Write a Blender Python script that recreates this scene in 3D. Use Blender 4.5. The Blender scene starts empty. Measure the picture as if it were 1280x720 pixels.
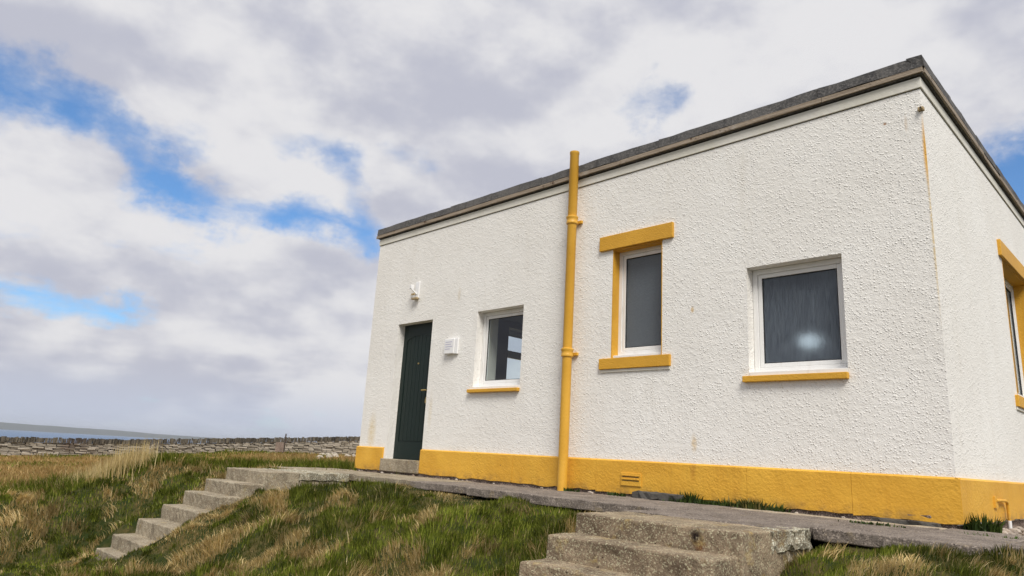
import bpy, bmesh, math, random
import numpy as np
from mathutils import Matrix, Vector

random.seed(7)
SC = bpy.context.scene
COL = SC.collection

# ------------------------------------------------------------------ camera
cam_d = bpy.data.cameras.new('camera')
cam = bpy.data.objects.new('camera', cam_d)
COL.objects.link(cam)
CAM = Vector((1.5165, -6.6255, 0.3480))
RR = ((0.7106214, 0.7013402, 0.0560279), (0.1280047, -0.2071804, 0.9698923), (-0.6918323, 0.6820544, 0.2370017))
m = Matrix.Identity(4)
for i in range(3):
    m[i][0] = RR[0][i]; m[i][1] = RR[1][i]; m[i][2] = -RR[2][i]; m[i][3] = CAM[i]
cam.matrix_world = m
cam_d.lens = 866.82 / 1280 * 36
cam_d.sensor_width = 36
cam_d.clip_start = 0.05
cam_d.clip_end = 60000
SC.camera = cam

# ------------------------------------------------------------------ render settings
SC.view_settings.view_transform = 'Standard'
SC.view_settings.look = 'None'
SC.view_settings.gamma = 1.0
SC.view_settings.exposure = 0.17
SC.render.engine = 'CYCLES'
SC.cycles.use_denoising = True
SC.cycles.max_bounces = 6
SC.cycles.transparent_max_bounces = 12
SC.cycles.volume_bounces = 0

# ------------------------------------------------------------------ node helper
def NT(mat):
    mat.use_nodes = True
    return mat.node_tree

class G:
    """small wrapper to write node graphs as expressions"""
    def __init__(s, nt): s.nt = nt
    def n(s, typ, ins=None, **props):
        nd = s.nt.nodes.new(typ)
        for k, v in props.items(): setattr(nd, k, v)
        if ins:
            for k, v in ins.items():
                sock = nd.inputs[k]
                if isinstance(v, bpy.types.NodeSocket): s.nt.links.new(v, sock)
                else: sock.default_value = v
        return nd
    def m(s, op, a, b=0.0, c=0.0, clamp=False):
        nd = s.n('ShaderNodeMath', {0: a, 1: b, 2: c}, operation=op); nd.use_clamp = clamp
        return nd.outputs[0]
    def v(s, op, a, b=(0, 0, 0)):
        nd = s.n('ShaderNodeVectorMath', {0: a, 1: b}, operation=op)
        return nd.outputs[0]
    def dot(s, a, b):
        return s.n('ShaderNodeVectorMath', {0: a, 1: b}, operation='DOT_PRODUCT').outputs['Value']
    def noise(s, vec, scale, detail=4, rough=0.55, dist=0.0, color=False):
        nd = s.n('ShaderNodeTexNoise', {'Vector': vec, 'Scale': scale, 'Detail': detail, 'Roughness': rough, 'Distortion': dist})
        return nd.outputs['Color' if color else 0]
    def vor(s, vec, scale, feature='F1'):
        nd = s.n('ShaderNodeTexVoronoi', {'Vector': vec, 'Scale': scale}, feature=feature)
        return nd.outputs['Distance']
    def ss(s, x, a, b, lo=0.0, hi=1.0):
        nd = s.n('ShaderNodeMapRange', {'Value': x, 'From Min': a, 'From Max': b, 'To Min': lo, 'To Max': hi})
        nd.interpolation_type = 'SMOOTHSTEP'
        return nd.outputs[0]
    def mix(s, f, a, b, mode='MIX'):
        nd = s.nt.nodes.new('ShaderNodeMix'); nd.data_type = 'RGBA'; nd.blend_type = mode; nd.clamp_factor = True
        for k, v in ((0, f), (6, a), (7, b)):
            if isinstance(v, bpy.types.NodeSocket): s.nt.links.new(v, nd.inputs[k])
            else: nd.inputs[k].default_value = (v if k == 0 else (tuple(v) + (1,) if len(v) == 3 else v))
        return nd.outputs[2]
    def xyz(s, vec):
        nd = s.n('ShaderNodeSeparateXYZ', {0: vec}); return nd.outputs
    def comb(s, x, y, z):
        return s.n('ShaderNodeCombineXYZ', {0: x, 1: y, 2: z}).outputs[0]

# ------------------------------------------------------------------ world: sky with cloud deck
SUN = Vector((0.57, -0.41, 0.84)).normalized()
world = bpy.data.worlds.new('World')
SC.world = world
world.use_nodes = True
wt = world.node_tree
wt.nodes.clear()
g = G(wt)
D = g.n('ShaderNodeTexCoord').outputs['Generated']
sky = g.n('ShaderNodeTexSky', sky_type='NISHITA', sun_disc=False, sun_elevation=math.asin(SUN.z),
          sun_rotation=math.atan2(SUN.x, SUN.y), air_density=1.1, dust_density=0.6, ozone_density=2.0)
wob = g.v('SUBTRACT', g.noise(D, 6.0, 7, 0.62, color=True), (0.5, 0.5, 0.5))
Dw = g.v('NORMALIZE', g.v('ADD', D, g.v('MULTIPLY', wob, (0.16, 0.16, 0.16))))
dz = g.xyz(D)
el = g.m('MAXIMUM', dz[2], 0.0)
inv = g.m('DIVIDE', 1.0, g.m('ADD', el, 0.13))
U = g.comb(g.m('MULTIPLY', dz[0], inv), g.m('MULTIPLY', dz[1], inv), 0.37)
fb = g.noise(U, 1.15, 7, 0.52)
# breaks in the cloud deck: bands from direction a to direction b (width in radians at each end, depth at each end)
HOLES = [((-0.926, 0.02, 0.380), (-0.9087, 0.1838, 0.3747), .062, .040, .95, .80), ((-0.9087, 0.1838, 0.3747), (-0.9124, 0.2487, 0.325), .040, .034, .78, .62),
         ((-0.9124, 0.2487, 0.325), (-0.8900, 0.3380, 0.2980), .032, .028, .64, .55), ((-0.8900, 0.3380, 0.2980), (-0.8120, 0.4950, 0.2900), .028, .032, .55, .55), ((-0.9099, 0.2198, 0.3618), (-0.8432, 0.3528, 0.4055), .032, .030, .52, .46),
         ((-0.8432, 0.3528, 0.4055), (-0.8111, 0.4611, 0.3599), .030, .034, .46, .54), ((-0.8111, 0.4611, 0.3599), (-0.8080, 0.4980, 0.3000), .036, .034, .52, .50),
         ((-0.985, 0.1246, 0.152), (-0.9600, 0.2350, 0.1560), .026, .030, .48, .66), ((-0.520, 0.720, 0.468), (-0.470, 0.735, 0.490), .030, .034, .40, .60),
         ((-0.7704, 0.4944, 0.4025), (-0.7500, 0.5300, 0.3900), .034, .03, .34, .30), ((-0.108, 0.925, 0.352), (0.05, 0.94, 0.32), .045, .07, .80, .80)]
hole = None
for a, b, w0, w1, d0, d1 in HOLES:
    w0 *= 1.3; w1 *= 1.3
    a = Vector(a).normalized(); b = Vector(b).normalized(); ab = b - a
    da = g.v('SUBTRACT', Dw, a)
    t = g.m('MULTIPLY', g.dot(da, ab), 1 / ab.length_squared, clamp=True)
    off = g.v('SUBTRACT', da, g.v('MULTIPLY', g.comb(t, t, t), ab))
    r2 = g.dot(off, off)
    wd = g.m('ADD', g.m('MULTIPLY', t, w1 - w0), w0)
    e = g.m('POWER', 2.718, g.m('MULTIPLY', g.m('DIVIDE', r2, g.m('MULTIPLY', wd, wd)), -1.0))
    e = g.m('MULTIPLY', e, g.m('ADD', g.m('MULTIPLY', t, d1 - d0), d0))
    hole = e if hole is None else g.m('MAXIMUM', hole, e)
puff0 = g.noise(g.v('MULTIPLY', D, (1.0, 1.0, 1.7)), 4.0, 8, 0.55)
tear = g.m('ADD', g.m('MULTIPLY', g.noise(U, 4.5, 8, 0.62), .45), g.m('MULTIPLY', puff0, .55))
cover = g.m('SUBTRACT', g.m('ADD', g.m('ADD', g.m('MULTIPLY', fb, 1.0), g.m('MULTIPLY', tear, 1.7)), -0.585), hole)
mask = g.ss(cover, 0.08, 0.58)
# light and dark of the cloud layer
lum = g.noise(U, 2.1, 6, 0.50)
streak = g.noise(g.v('MULTIPLY', U, (1.0, 1.0, 1.0)), 0.9, 4, 0.5)
Ds = g.v('MULTIPLY', D, (1.0, 1.0, 1.7))
puff = g.noise(Ds, 2.9, 8, 0.53)
above = g.noise(g.v('ADD', Ds, (0.016, -0.012, 0.055)), 2.9, 8, 0.53)
relief = g.m('SUBTRACT', puff, above)                  # tops catch the light, undersides are grey
shade = g.ss(g.m('ADD', g.m('ADD', g.m('MULTIPLY', lum, 0.40), g.m('MULTIPLY', streak, 0.30)), g.m('ADD', g.m('MULTIPLY', puff, 0.35), g.m('MULTIPLY', relief, 1.3))), 0.37, 0.67)
cl = g.mix(shade, (0.465, 0.475, 0.55), (0.705, 0.70, 0.715))
low = g.ss(el, 0.10, 0.015)
cl = g.mix(g.m('MULTIPLY', low, 0.75), cl, (0.50, 0.55, 0.67))
SKY_K = 0.1
cl10 = g.v('MULTIPLY', cl, (1 / SKY_K,) * 3)
blue = g.v('MULTIPLY', sky.outputs[0], (.74, 1.06, 1.36))
skyc = g.mix(g.m('MAXIMUM', mask, g.m('MULTIPLY', low, 0.85)), blue, cl10)
bg = g.n('ShaderNodeBackground', {'Color': skyc, 'Strength': SKY_K})
out = g.n('ShaderNodeOutputWorld', {'Surface': bg.outputs[0]})

# ------------------------------------------------------------------ sun behind thin cloud
sd = bpy.data.lights.new('sun', 'SUN')
sd.energy = 3.3
sd.angle = math.radians(24)
sd.color = (1.0, 0.955, 0.88)
so = bpy.data.objects.new('sun', sd)
so.rotation_euler = SUN.to_track_quat('Z', 'Y').to_euler()
so.location = (10, -10, 14)
COL.objects.link(so)

# ------------------------------------------------------------------ mesh helpers
class MB:
    def __init__(s): s.v = []; s.f = []
    def add(s, vs, fs):
        o = len(s.v); s.v += [tuple(p) for p in vs]; s.f += [tuple(i + o for i in f) for f in fs]; return s
    def box(s, x0, x1, y0, y1, z0, z1):
        vs = [(x, y, z) for z in (z0, z1) for y in (y0, y1) for x in (x0, x1)]
        return s.add(vs, [(0, 2, 3, 1), (4, 5, 7, 6), (0, 1, 5, 4), (2, 6, 7, 3), (0, 4, 6, 2), (1, 3, 7, 5)])
    def hexa(s, vs):
        return s.add(vs, [(0, 2, 3, 1), (4, 5, 7, 6), (0, 1, 5, 4), (2, 6, 7, 3), (0, 4, 6, 2), (1, 3, 7, 5)])
    def cyl(s, a, b, r0, r1=None, n=20, caps=True):
        a, b = Vector(a), Vector(b); r1 = r0 if r1 is None else r1
        d = (b - a).normalized(); u = d.orthogonal().normalized(); w = d.cross(u)
        vs = []
        for p, r in ((a, r0), (b, r1)):
            for i in range(n):
                t = 2 * math.pi * i / n
                vs.append(p + (u * math.cos(t) + w * math.sin(t)) * r)
        fs = [(i, (i + 1) % n, n + (i + 1) % n, n + i) for i in range(n)]
        if caps: fs += [tuple(range(n - 1, -1, -1)), tuple(range(n, 2 * n))]
        return s.add(vs, fs)
    def tube(s, pts, r, n=12):
        pts = [Vector(p) for p in pts]; vs = []; fs = []
        u = (pts[1] - pts[0]).normalized().orthogonal().normalized()
        for i, p in enumerate(pts):
            d = (pts[min(i + 1, len(pts) - 1)] - pts[max(i - 1, 0)]).normalized()
            u = (u - d * u.dot(d)).normalized(); w = d.cross(u)
            for k in range(n):
                t = 2 * math.pi * k / n; vs.append(p + (u * math.cos(t) + w * math.sin(t)) * r)
        for i in range(len(pts) - 1):
            for k in range(n):
                fs.append((i * n + k, i * n + (k + 1) % n, (i + 1) * n + (k + 1) % n, (i + 1) * n + k))
        fs += [tuple(range(n - 1, -1, -1)), tuple(range((len(pts) - 1) * n, len(pts) * n))]
        return s.add(vs, fs)
    def lathe(s, prof, c, n=24):
        vs = []; fs = []
        for r, z in prof:
            for i in range(n):
                t = 2 * math.pi * i / n; vs.append((c[0] + r * math.cos(t), c[1] + r * math.sin(t), c[2] + z))
        for j in range(len(prof) - 1):
            for i in range(n):
                fs.append((j * n + i, j * n + (i + 1) % n, (j + 1) * n + (i + 1) % n, (j + 1) * n + i))
        fs += [tuple(range(n - 1, -1, -1)), tuple(range((len(prof) - 1) * n, len(prof) * n))]
        return s.add(vs, fs)
    def mesh(s, name):
        me = bpy.data.meshes.new(name); me.from_pydata(s.v, [], s.f)
        bm = bmesh.new(); bm.from_mesh(me); bmesh.ops.recalc_face_normals(bm, faces=bm.faces); bm.to_mesh(me); bm.free()
        me.update(); return me
    def build(s, name, mat, parent=None, bevel=0.0, seg=2, smooth=False):
        me = s.mesh(name)
        return link(name, me, mat, parent, bevel, seg, smooth)

def link(name, me, mat, parent=None, bevel=0.0, seg=2, smooth=False):
    if mat is not None and not me.materials: me.materials.append(mat)
    o = bpy.data.objects.new(name, me); COL.objects.link(o)
    if parent is not None:
        o.parent = parent; o.matrix_parent_inverse = parent.matrix_world.inverted()
    if bevel:
        b = o.modifiers.new('bevel', 'BEVEL'); b.width = bevel; b.segments = seg; b.limit_method = 'ANGLE'; b.angle_limit = math.radians(40)
    if smooth:
        for p in me.polygons: p.use_smooth = True
        try: me.set_sharp_from_angle(angle=math.radians(40))
        except Exception: pass
    return o

def thing(name, loc, label=None, cat=None, group=None, kind=None):
    o = bpy.data.objects.new(name, None); o.location = loc; o.empty_display_size = 0.2
    o.matrix_world = Matrix.Translation(loc)
    COL.objects.link(o); return tag(o, label, cat, group, kind)

def tag(o, label=None, cat=None, group=None, kind=None):
    for k, v in (('label', label), ('category', cat), ('group', group), ('kind', kind)):
        if v: o[k] = v
    return o

def rough_block(x0, x1, y0, y1, z0, z1, seed, amp=0.01, cut=0.06):
    """a box subdivided into small facets and roughened"""
    bm = bmesh.new(); bmesh.ops.create_cube(bm, size=1)
    sx, sy, sz = x1 - x0, y1 - y0, z1 - z0
    for vtx in bm.verts:
        vtx.co = Vector((x0 + (vtx.co.x + .5) * sx, y0 + (vtx.co.y + .5) * sy, z0 + (vtx.co.z + .5) * sz))
    for ax, L in ((0, sx), (1, sy), (2, sz)):
        n = max(0, int(L / cut) - 1)
        if n:
            es = [e for e in bm.edges if abs((e.verts[0].co - e.verts[1].co).normalized()[ax]) > .9]
            bmesh.ops.subdivide_edges(bm, edges=es, cuts=n, use_grid_fill=True)
    rnd = random.Random(seed)
    for vtx in bm.verts:
        vtx.co += Vector((rnd.gauss(0, amp), rnd.gauss(0, amp), rnd.gauss(0, amp * .6)))
    bmesh.ops.recalc_face_normals(bm, faces=bm.faces)
    me = bpy.data.meshes.new('block'); bm.to_mesh(me); bm.free(); return me

# ------------------------------------------------------------------ materials
def new_mat(name):
    mt = bpy.data.materials.new(name); nt = NT(mt); nt.nodes.clear(); gg = G(nt)
    gg.obj = gg.n('ShaderNodeTexCoord').outputs['Object']
    gg.pos = gg.n('ShaderNodeNewGeometry').outputs['Position']
    gg.rnd = gg.n('ShaderNodeObjectInfo').outputs['Random']
    return mt, gg

def finish(mt, gg, col, rough=0.6, bump=None, bump_d=0.01, spec=0.5, metal=0.0, strength=1.0):
    ins = {'Base Color': col if isinstance(col, bpy.types.NodeSocket) else tuple(col) + (1,), 'Roughness': rough, 'Metallic': metal, 'Specular IOR Level': spec}
    if bump is not None:
        ins['Normal'] = gg.n('ShaderNodeBump', {'Height': bump, 'Distance': bump_d, 'Strength': strength}).outputs[0]
    b = gg.n('ShaderNodeBsdfPrincipled', ins)
    gg.n('ShaderNodeOutputMaterial', {'Surface': b.outputs[0]})
    return mt

def spot(gg, pos, c, sx, sy, sz):
    """soft ellipsoid mask (1 at c) for a stain that belongs to the surface"""
    d = gg.v('MULTIPLY', gg.v('SUBTRACT', pos, c), (1 / sx, 1 / sy, 1 / sz))
    l = gg.n('ShaderNodeVectorMath', {0: d}, operation='LENGTH').outputs['Value']
    return gg.ss(l, 1.0, 0.15)

def mat_roughcast():
    mt, q = new_mat('white_roughcast')
    P = q.pos
    big = q.noise(P, 0.9, 5, 0.6)
    col = q.mix(q.ss(big, .35, .7), (.80, .78, .74), (.84, .825, .79))
    grime = q.ss(q.noise(q.v('MULTIPLY', P, (3.2, 3.2, 0.5)), 1.0, 5, .65), .56, .82)
    col = q.mix(q.m('MULTIPLY', grime, .30), col, (.60, .55, .46))
    fine = q.noise(P, 60, 3, .6)
    col = q.mix(q.m('MULTIPLY', q.ss(fine, .50, .78), .22), col, (.56, .53, .48))
    # rust runs and spots
    jag = q.noise(P, 22, 4, .7)
    rust = q.m('MULTIPLY', spot(q, P, (.0, .0, 3.22), .030, .035, .46), q.ss(jag, .05, .40))
    rust2 = q.m('MULTIPLY', spot(q, P, (.0, .0, 2.45), .022, .028, .95), q.ss(jag, .30, .56))
    col = q.mix(q.m('MULTIPLY', rust, 1.0), col, (.74, .40, .07))
    col = q.mix(q.m('MULTIPLY', rust2, .75), col, (.68, .50, .22))
    for c, sx, sz, a, cc in (((-8.28, 0, .62), .16, .42, .55, (.66, .50, .22)), ((-2.36, 0, .60), .05, .13, .6, (.62, .42, .16)),
                             ((-2.37, 0, 2.03), .03, .05, .8, (.60, .38, .12)), ((-.317, 0, 3.605), .022, .022, 1., (.30, .13, .03)),
                             ((-6.33, 0, 2.70), .05, .16, .4, (.58, .46, .28)), ((-6.80, 0, .95), .07, .4, .35, (.66, .54, .32)),
                             ((-.14, 0, 3.55), .02, .12, .5, (.55, .40, .25))):
        col = q.mix(q.m('MULTIPLY', q.m('MULTIPLY', spot(q, P, c, sx, .2, sz), q.ss(jag, .2, .6)), a), col, cc)
    # harling: pebbly throw of two sizes
    warp = q.v('ADD', P, q.v('MULTIPLY', q.v('SUBTRACT', q.noise(P, 14, 2, .5, color=True), (.5,) * 3), (.018,) * 3))
    vn_ = q.n('ShaderNodeTexVoronoi', {'Vector': warp, 'Scale': 44.0}, feature='SMOOTH_F1'); vn_.inputs['Smoothness'].default_value = .35
    v2_ = q.n('ShaderNodeTexVoronoi', {'Vector': warp, 'Scale': 85.0}, feature='SMOOTH_F1'); v2_.inputs['Smoothness'].default_value = .3
    cellr = q.xyz(vn_.outputs['Color'])[0]; n1 = q.noise(P, 75, 3, .6); n2 = q.noise(P, 6, 5, .65); n3 = q.noise(P, 2.3, 4, .6)
    peb = q.m('MULTIPLY', q.ss(vn_.outputs['Distance'], .48, .05), q.ss(cellr, .05, .75))
    peb2 = q.m('MULTIPLY', q.ss(v2_.outputs['Distance'], .5, .05), .40)
    h = q.m('ADD', q.m('MULTIPLY', q.m('ADD', peb, peb2), q.ss(n2, .25, .62, .30, 1.05)), q.m('ADD', q.m('ADD', q.m('MULTIPLY', n1, .35), q.m('MULTIPLY', q.noise(warp, 21, 3, .6), 1.25)), q.m('MULTIPLY', n3, 2.0)))
    return finish(mt, q, col, .85, h, .0054, .25)

def mat_paint(name, c1, c2, nscale, bump_d, rough=.55, spec=.4, grit=.5):
    mt, q = new_mat(name)
    P = q.pos
    col = q.mix(q.ss(q.noise(P, 2.2, 5, .6), .35, .7), c1, c2)
    col = q.mix(q.m('MULTIPLY', q.ss(q.noise(P, 22, 5, .7), .60, .8), grit * .5), col, tuple(k * .72 for k in c1))
    h = q.m('ADD', q.noise(P, nscale, 4, .6), q.m('MULTIPLY', q.noise(P, 5, 4, .5), 1.2))
    return finish(mt, q, col, rough, h, bump_d, spec)

def mat_plinth():
    mt, q = new_mat('yellow_masonry_paint')
    P = q.pos
    col = q.mix(q.ss(q.noise(P, 1.6, 5, .6), .35, .7), (.66, .35, .036), (.73, .41, .048))
    col = q.mix(q.m('MULTIPLY', q.ss(q.noise(q.v('MULTIPLY', P, (2.5, 2.5, .6)), 2, 5, .65), .54, .75), .45), col, (.52, .25, .02))
    z = q.xyz(P)[2]
    dirt = q.m('MULTIPLY', q.ss(z, .16, .02), q.ss(q.noise(P, 7, 5, .7), .40, .66))
    col = q.mix(q.m('MULTIPLY', dirt, .7), col, (.26, .15, .05))
    jag = q.noise(P, 22, 4, .7)
    for c, sx, sz, a, cc in (((-2.36, 0, .34), .05, .2, .6, (.45, .20, .02)), ((-5.2, 0, .24), .018, .012, 1., (.2, .1, .03)), ((-8.3, 0, .3), .2, .2, .3, (.80, .48, .08))):
        col = q.mix(q.m('MULTIPLY', q.m('MULTIPLY', spot(q, P, c, sx, .2, sz), q.ss(jag, .2, .6)), a), col, cc)
    h = q.m('ADD', q.m('MULTIPLY', q.noise(P, 42, 4, .62), q.ss(q.noise(P, 1.3, 3, .5), .3, .65, .5, 1.2)), q.m('MULTIPLY', q.noise(P, 4.5, 4, .5), 1.6))
    return finish(mt, q, col, .55, h, .008, .35)

def mat_concrete(name, c1, c2, speck=.5, lichen=0.0, rust=False):
    mt, q = new_mat(name)
    P = q.pos
    base = q.mix(q.ss(q.noise(P, 3.5, 6, .65), .32, .68), c1, c2)
    base = q.mix(q.m('MULTIPLY', q.ss(q.rnd, 0, 1), .25), base, tuple(k * .75 for k in c1))
    ag = q.n('ShaderNodeTexVoronoi', {'Vector': P, 'Scale': 130.0}, feature='F1')
    agc = q.xyz(ag.outputs['Color'])[0]
    base = q.mix(q.m('MULTIPLY', q.ss(agc, .72, .95), speck), base, tuple(min(.7, k * 2.2) for k in c2))
    base = q.mix(q.m('MULTIPLY', q.ss(agc, .25, .02), speck), base, tuple(k * .35 for k in c1))
    stain = q.ss(q.noise(q.v('MULTIPLY', P, (5, 5, 1.2)), 1.5, 5, .65), .52, .75)
    base = q.mix(q.m('MULTIPLY', stain, .5), base, tuple(k * .5 for k in c1))
    if lichen:
        lm = q.ss(q.noise(P, 6.5, 5, .7), .56, .70)
        base = q.mix(q.m('MULTIPLY', lm, lichen), base, (.42, .30, .09))
    holes = q.ss(q.vor(P, 24), .16, .05)
    hm = q.m('MULTIPLY', holes, q.ss(q.noise(P, 5, 3, .5), .50, .62))
    base = q.mix(q.m('MULTIPLY', hm, .8), base, (.03, .026, .022))
    if rust:
        jag = q.noise(P, 30, 4, .7)
        a = q.m('MULTIPLY', spot(q, P, (-.805, -2.64, -.060), .062, .3, .085), q.ss(jag, .30, .52))
        base = q.mix(a, base, (.016, .009, .007))
        a2 = q.m('MULTIPLY', spot(q, P, (-.775, -2.64, -.115), .06, .3, .055), q.ss(jag, .25, .6))
        base = q.mix(q.m('MULTIPLY', a2, .9), base, (.10, .024, .008))
    h = q.m('SUBTRACT', q.m('ADD', q.m('MULTIPLY', q.noise(P, 90, 4, .7), .7), q.m('MULTIPLY', q.noise(P, 14, 5, .65), 1.2)), q.m('MULTIPLY', hm, 1.6))
    return finish(mt, q, base, .9, h, .011, .2)

def mat_plain(name, c, rough=.5, spec=.5, metal=0., nscale=0, bump_d=.002, var=.12):
    mt, q = new_mat(name)
    n = q.noise(q.pos, nscale or 6, 4, .6)
    col = q.mix(n, tuple(k * (1 - var) for k in c), tuple(min(1, k * (1 + var)) for k in c))
    return finish(mt, q, col, rough, n if nscale else None, bump_d, spec, metal)

def mat_upvc():
    mt, q = new_mat('white_plastic')
    col = q.mix(q.m('MULTIPLY', q.ss(q.noise(q.v('MULTIPLY', q.pos, (6, 6, 1.5)), 2.0, 5, .65), .5, .78), .35), (.78, .775, .76), (.52, .48, .42))
    return finish(mt, q, col, .35, None, .01, .5)

def mat_felt():
    mt, q = new_mat('bitumen_felt')
    P = q.pos
    c = q.mix(q.ss(q.noise(P, 5, 6, .7), .3, .72), (.035, .036, .040), (.12, .116, .112))
    c = q.mix(q.m('MULTIPLY', q.ss(q.noise(P, 38, 4, .75), .46, .66), .7), c, (.21, .20, .19))
    c = q.mix(q.m('MULTIPLY', q.ss(q.noise(q.v('MULTIPLY', P, (9, 9, 1)), 1.4, 4, .6), .55, .75), .6), c, (.015, .014, .014))
    c = q.mix(q.m('MULTIPLY', q.rnd, .35), c, (.15, .14, .13))
    return finish(mt, q, c, .85, q.noise(P, 45, 5, .7), .012, .25)

def mat_timber():
    mt, q = new_mat('weathered_timber')
    P = q.pos
    c = q.mix(q.ss(q.noise(q.v('MULTIPLY', P, (1.5, 1.5, 40)), 1.5, 4, .6), .3, .7), (.22, .175, .13), (.37, .305, .235))
    c = q.mix(q.ss(q.noise(P, 7, 5, .7), .60, .70), c, (.07, .035, .02))
    c = q.mix(q.m('MULTIPLY', q.ss(q.noise(P, 2.1, 5, .7), .55, .7), .6), c, (.42, .38, .33))
    return finish(mt, q, c, .8, q.noise(P, 40, 4, .6), .006, .25)

def mat_glass(name):
    mt, q = new_mat(name)
    fr = q.n('ShaderNodeFresnel', {'IOR': 1.5}).outputs[0]
    fr = q.m('MULTIPLY', fr, q.m('SUBTRACT', 1.0, q.n('ShaderNodeNewGeometry').outputs['Backfacing']))
    tr = q.n('ShaderNodeBsdfTransparent', {'Color': (.93, .96, .965, 1)})
    gl = q.n('ShaderNodeBsdfGlossy', {'Color': (1, 1, 1, 1), 'Roughness': .01})
    mx = q.n('ShaderNodeMixShader', {0: fr, 1: tr.outputs[0], 2: gl.outputs[0]})
    q.n('ShaderNodeOutputMaterial', {'Surface': mx.outputs[0]})
    return mt

def mat_obscured(name, streak, tint):
    """patterned bathroom glass: blurs what stands behind it"""
    mt, q = new_mat(name)
    P = q.pos
    sc = (34, 34, 4.0) if streak else (20, 20, 20)
    h = q.m('ADD', q.noise(q.v('MULTIPLY', P, sc), 2.0, 3, .6), q.m('MULTIPLY', q.noise(P, 60, 2, .5), .3))
    nb = q.n('ShaderNodeBump', {'Height': h, 'Distance': .006, 'Strength': .55}).outputs[0]
    rf = q.n('ShaderNodeBsdfPrincipled', {'Base Color': tint + (1,), 'Transmission Weight': 1.0, 'Roughness': .34, 'IOR': 1.28, 'Normal': nb})
    stv = q.ss(q.noise(q.v('MULTIPLY', P, (70, 70, 6) if streak else (45, 45, 45)), 1.5, 4, .6), .30, .72)
    df = q.n('ShaderNodeBsdfDiffuse', {'Color': q.mix(stv, (.085, .105, .14) if streak else (.15, .178, .215), (.24, .285, .335) if streak else (.27, .305, .335))})
    mx = q.n('ShaderNodeMixShader', {0: .36 if streak else .40, 1: rf.outputs[0], 2: df.outputs[0]})
    gl = q.n('ShaderNodeBsdfGlossy', {'Roughness': .06, 'Normal': nb})
    fr = q.n('ShaderNodeFresnel', {'IOR': 1.35}).outputs[0]
    fr = q.m('MULTIPLY', fr, q.m('SUBTRACT', 1.0, q.n('ShaderNodeNewGeometry').outputs['Backfacing']))
    m2 = q.n('ShaderNodeMixShader', {0: fr, 1: mx.outputs[0], 2: gl.outputs[0]})
    q.n('ShaderNodeOutputMaterial', {'Surface': m2.outputs[0]})
    return mt

def mat_emit(name, c, s):
    mt, q = new_mat(name)
    e = q.n('ShaderNodeEmission', {'Color': c + (1,), 'Strength': s})
    q.n('ShaderNodeOutputMaterial', {'Surface': e.outputs[0]}); return mt

def mat_grass(name):
    mt, q = new_mat(name)
    a = q.n('ShaderNodeAttribute', attribute_name='Col').outputs['Color']
    b = q.n('ShaderNodeBsdfPrincipled', {'Base Color': a, 'Roughness': .6, 'Specular IOR Level': .25})
    t = q.n('ShaderNodeBsdfTranslucent', {'Color': a})
    mx = q.n('ShaderNodeMixShader', {0: .22, 1: b.outputs[0], 2: t.outputs[0]})
    q.n('ShaderNodeOutputMaterial', {'Surface': mx.outputs[0]}); return mt

def mat_ground():
    mt, q = new_mat('turf_soil')
    P = q.pos
    n = q.noise(P, .55, 6, .65); n2 = q.noise(P, 5, 5, .7)
    near = q.mix(q.ss(n2, .38, .68), (.022, .032, .008), (.085, .068, .026))  # soil tone darkened to carry the deep shade between grass clumps
    far = q.mix(q.ss(n, .35, .62), (.23, .15, .055), (.33, .23, .095))
    far = q.mix(q.m('MULTIPLY', q.ss(q.noise(P, .16, 5, .6), .50, .62), .6), far, (.12, .12, .035))
    x = q.xyz(P)[0]
    far = q.mix(q.ss(q.m('MULTIPLY', x, -1.0), 60, 120), far, (.09, .10, .04))
    col = q.mix(q.ss(q.m('MULTIPLY', x, -1.0), 9.5, 13), near, far)
    return finish(mt, q, col, .95, q.m('ADD', n2, n), .05, .1)

def mat_stone(name, c1, c2, c3):
    mt, q = new_mat(name)
    P = q.pos
    isl = q.n('ShaderNodeNewGeometry').outputs['Random Per Island']
    base = q.mix(isl, c1, c2)
    base = q.mix(q.ss(q.noise(P, .35, 3, .5), .56, .64), base, c3)
    base = q.mix(q.m('MULTIPLY', q.ss(q.noise(P, 4, 5, .7), .5, .7), .5), base, tuple(k * .5 for k in c1))
    return finish(mt, q, base, .9, q.noise(P, 18, 5, .7), .03, .2)

def mat_sea():
    mt, q = new_mat('sea_water')
    h = q.noise(q.v('MULTIPLY', q.pos, (1, 1, 1)), .08, 5, .6)
    return finish(mt, q, (.035, .10, .21), .4, h, .5, .5)

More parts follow.
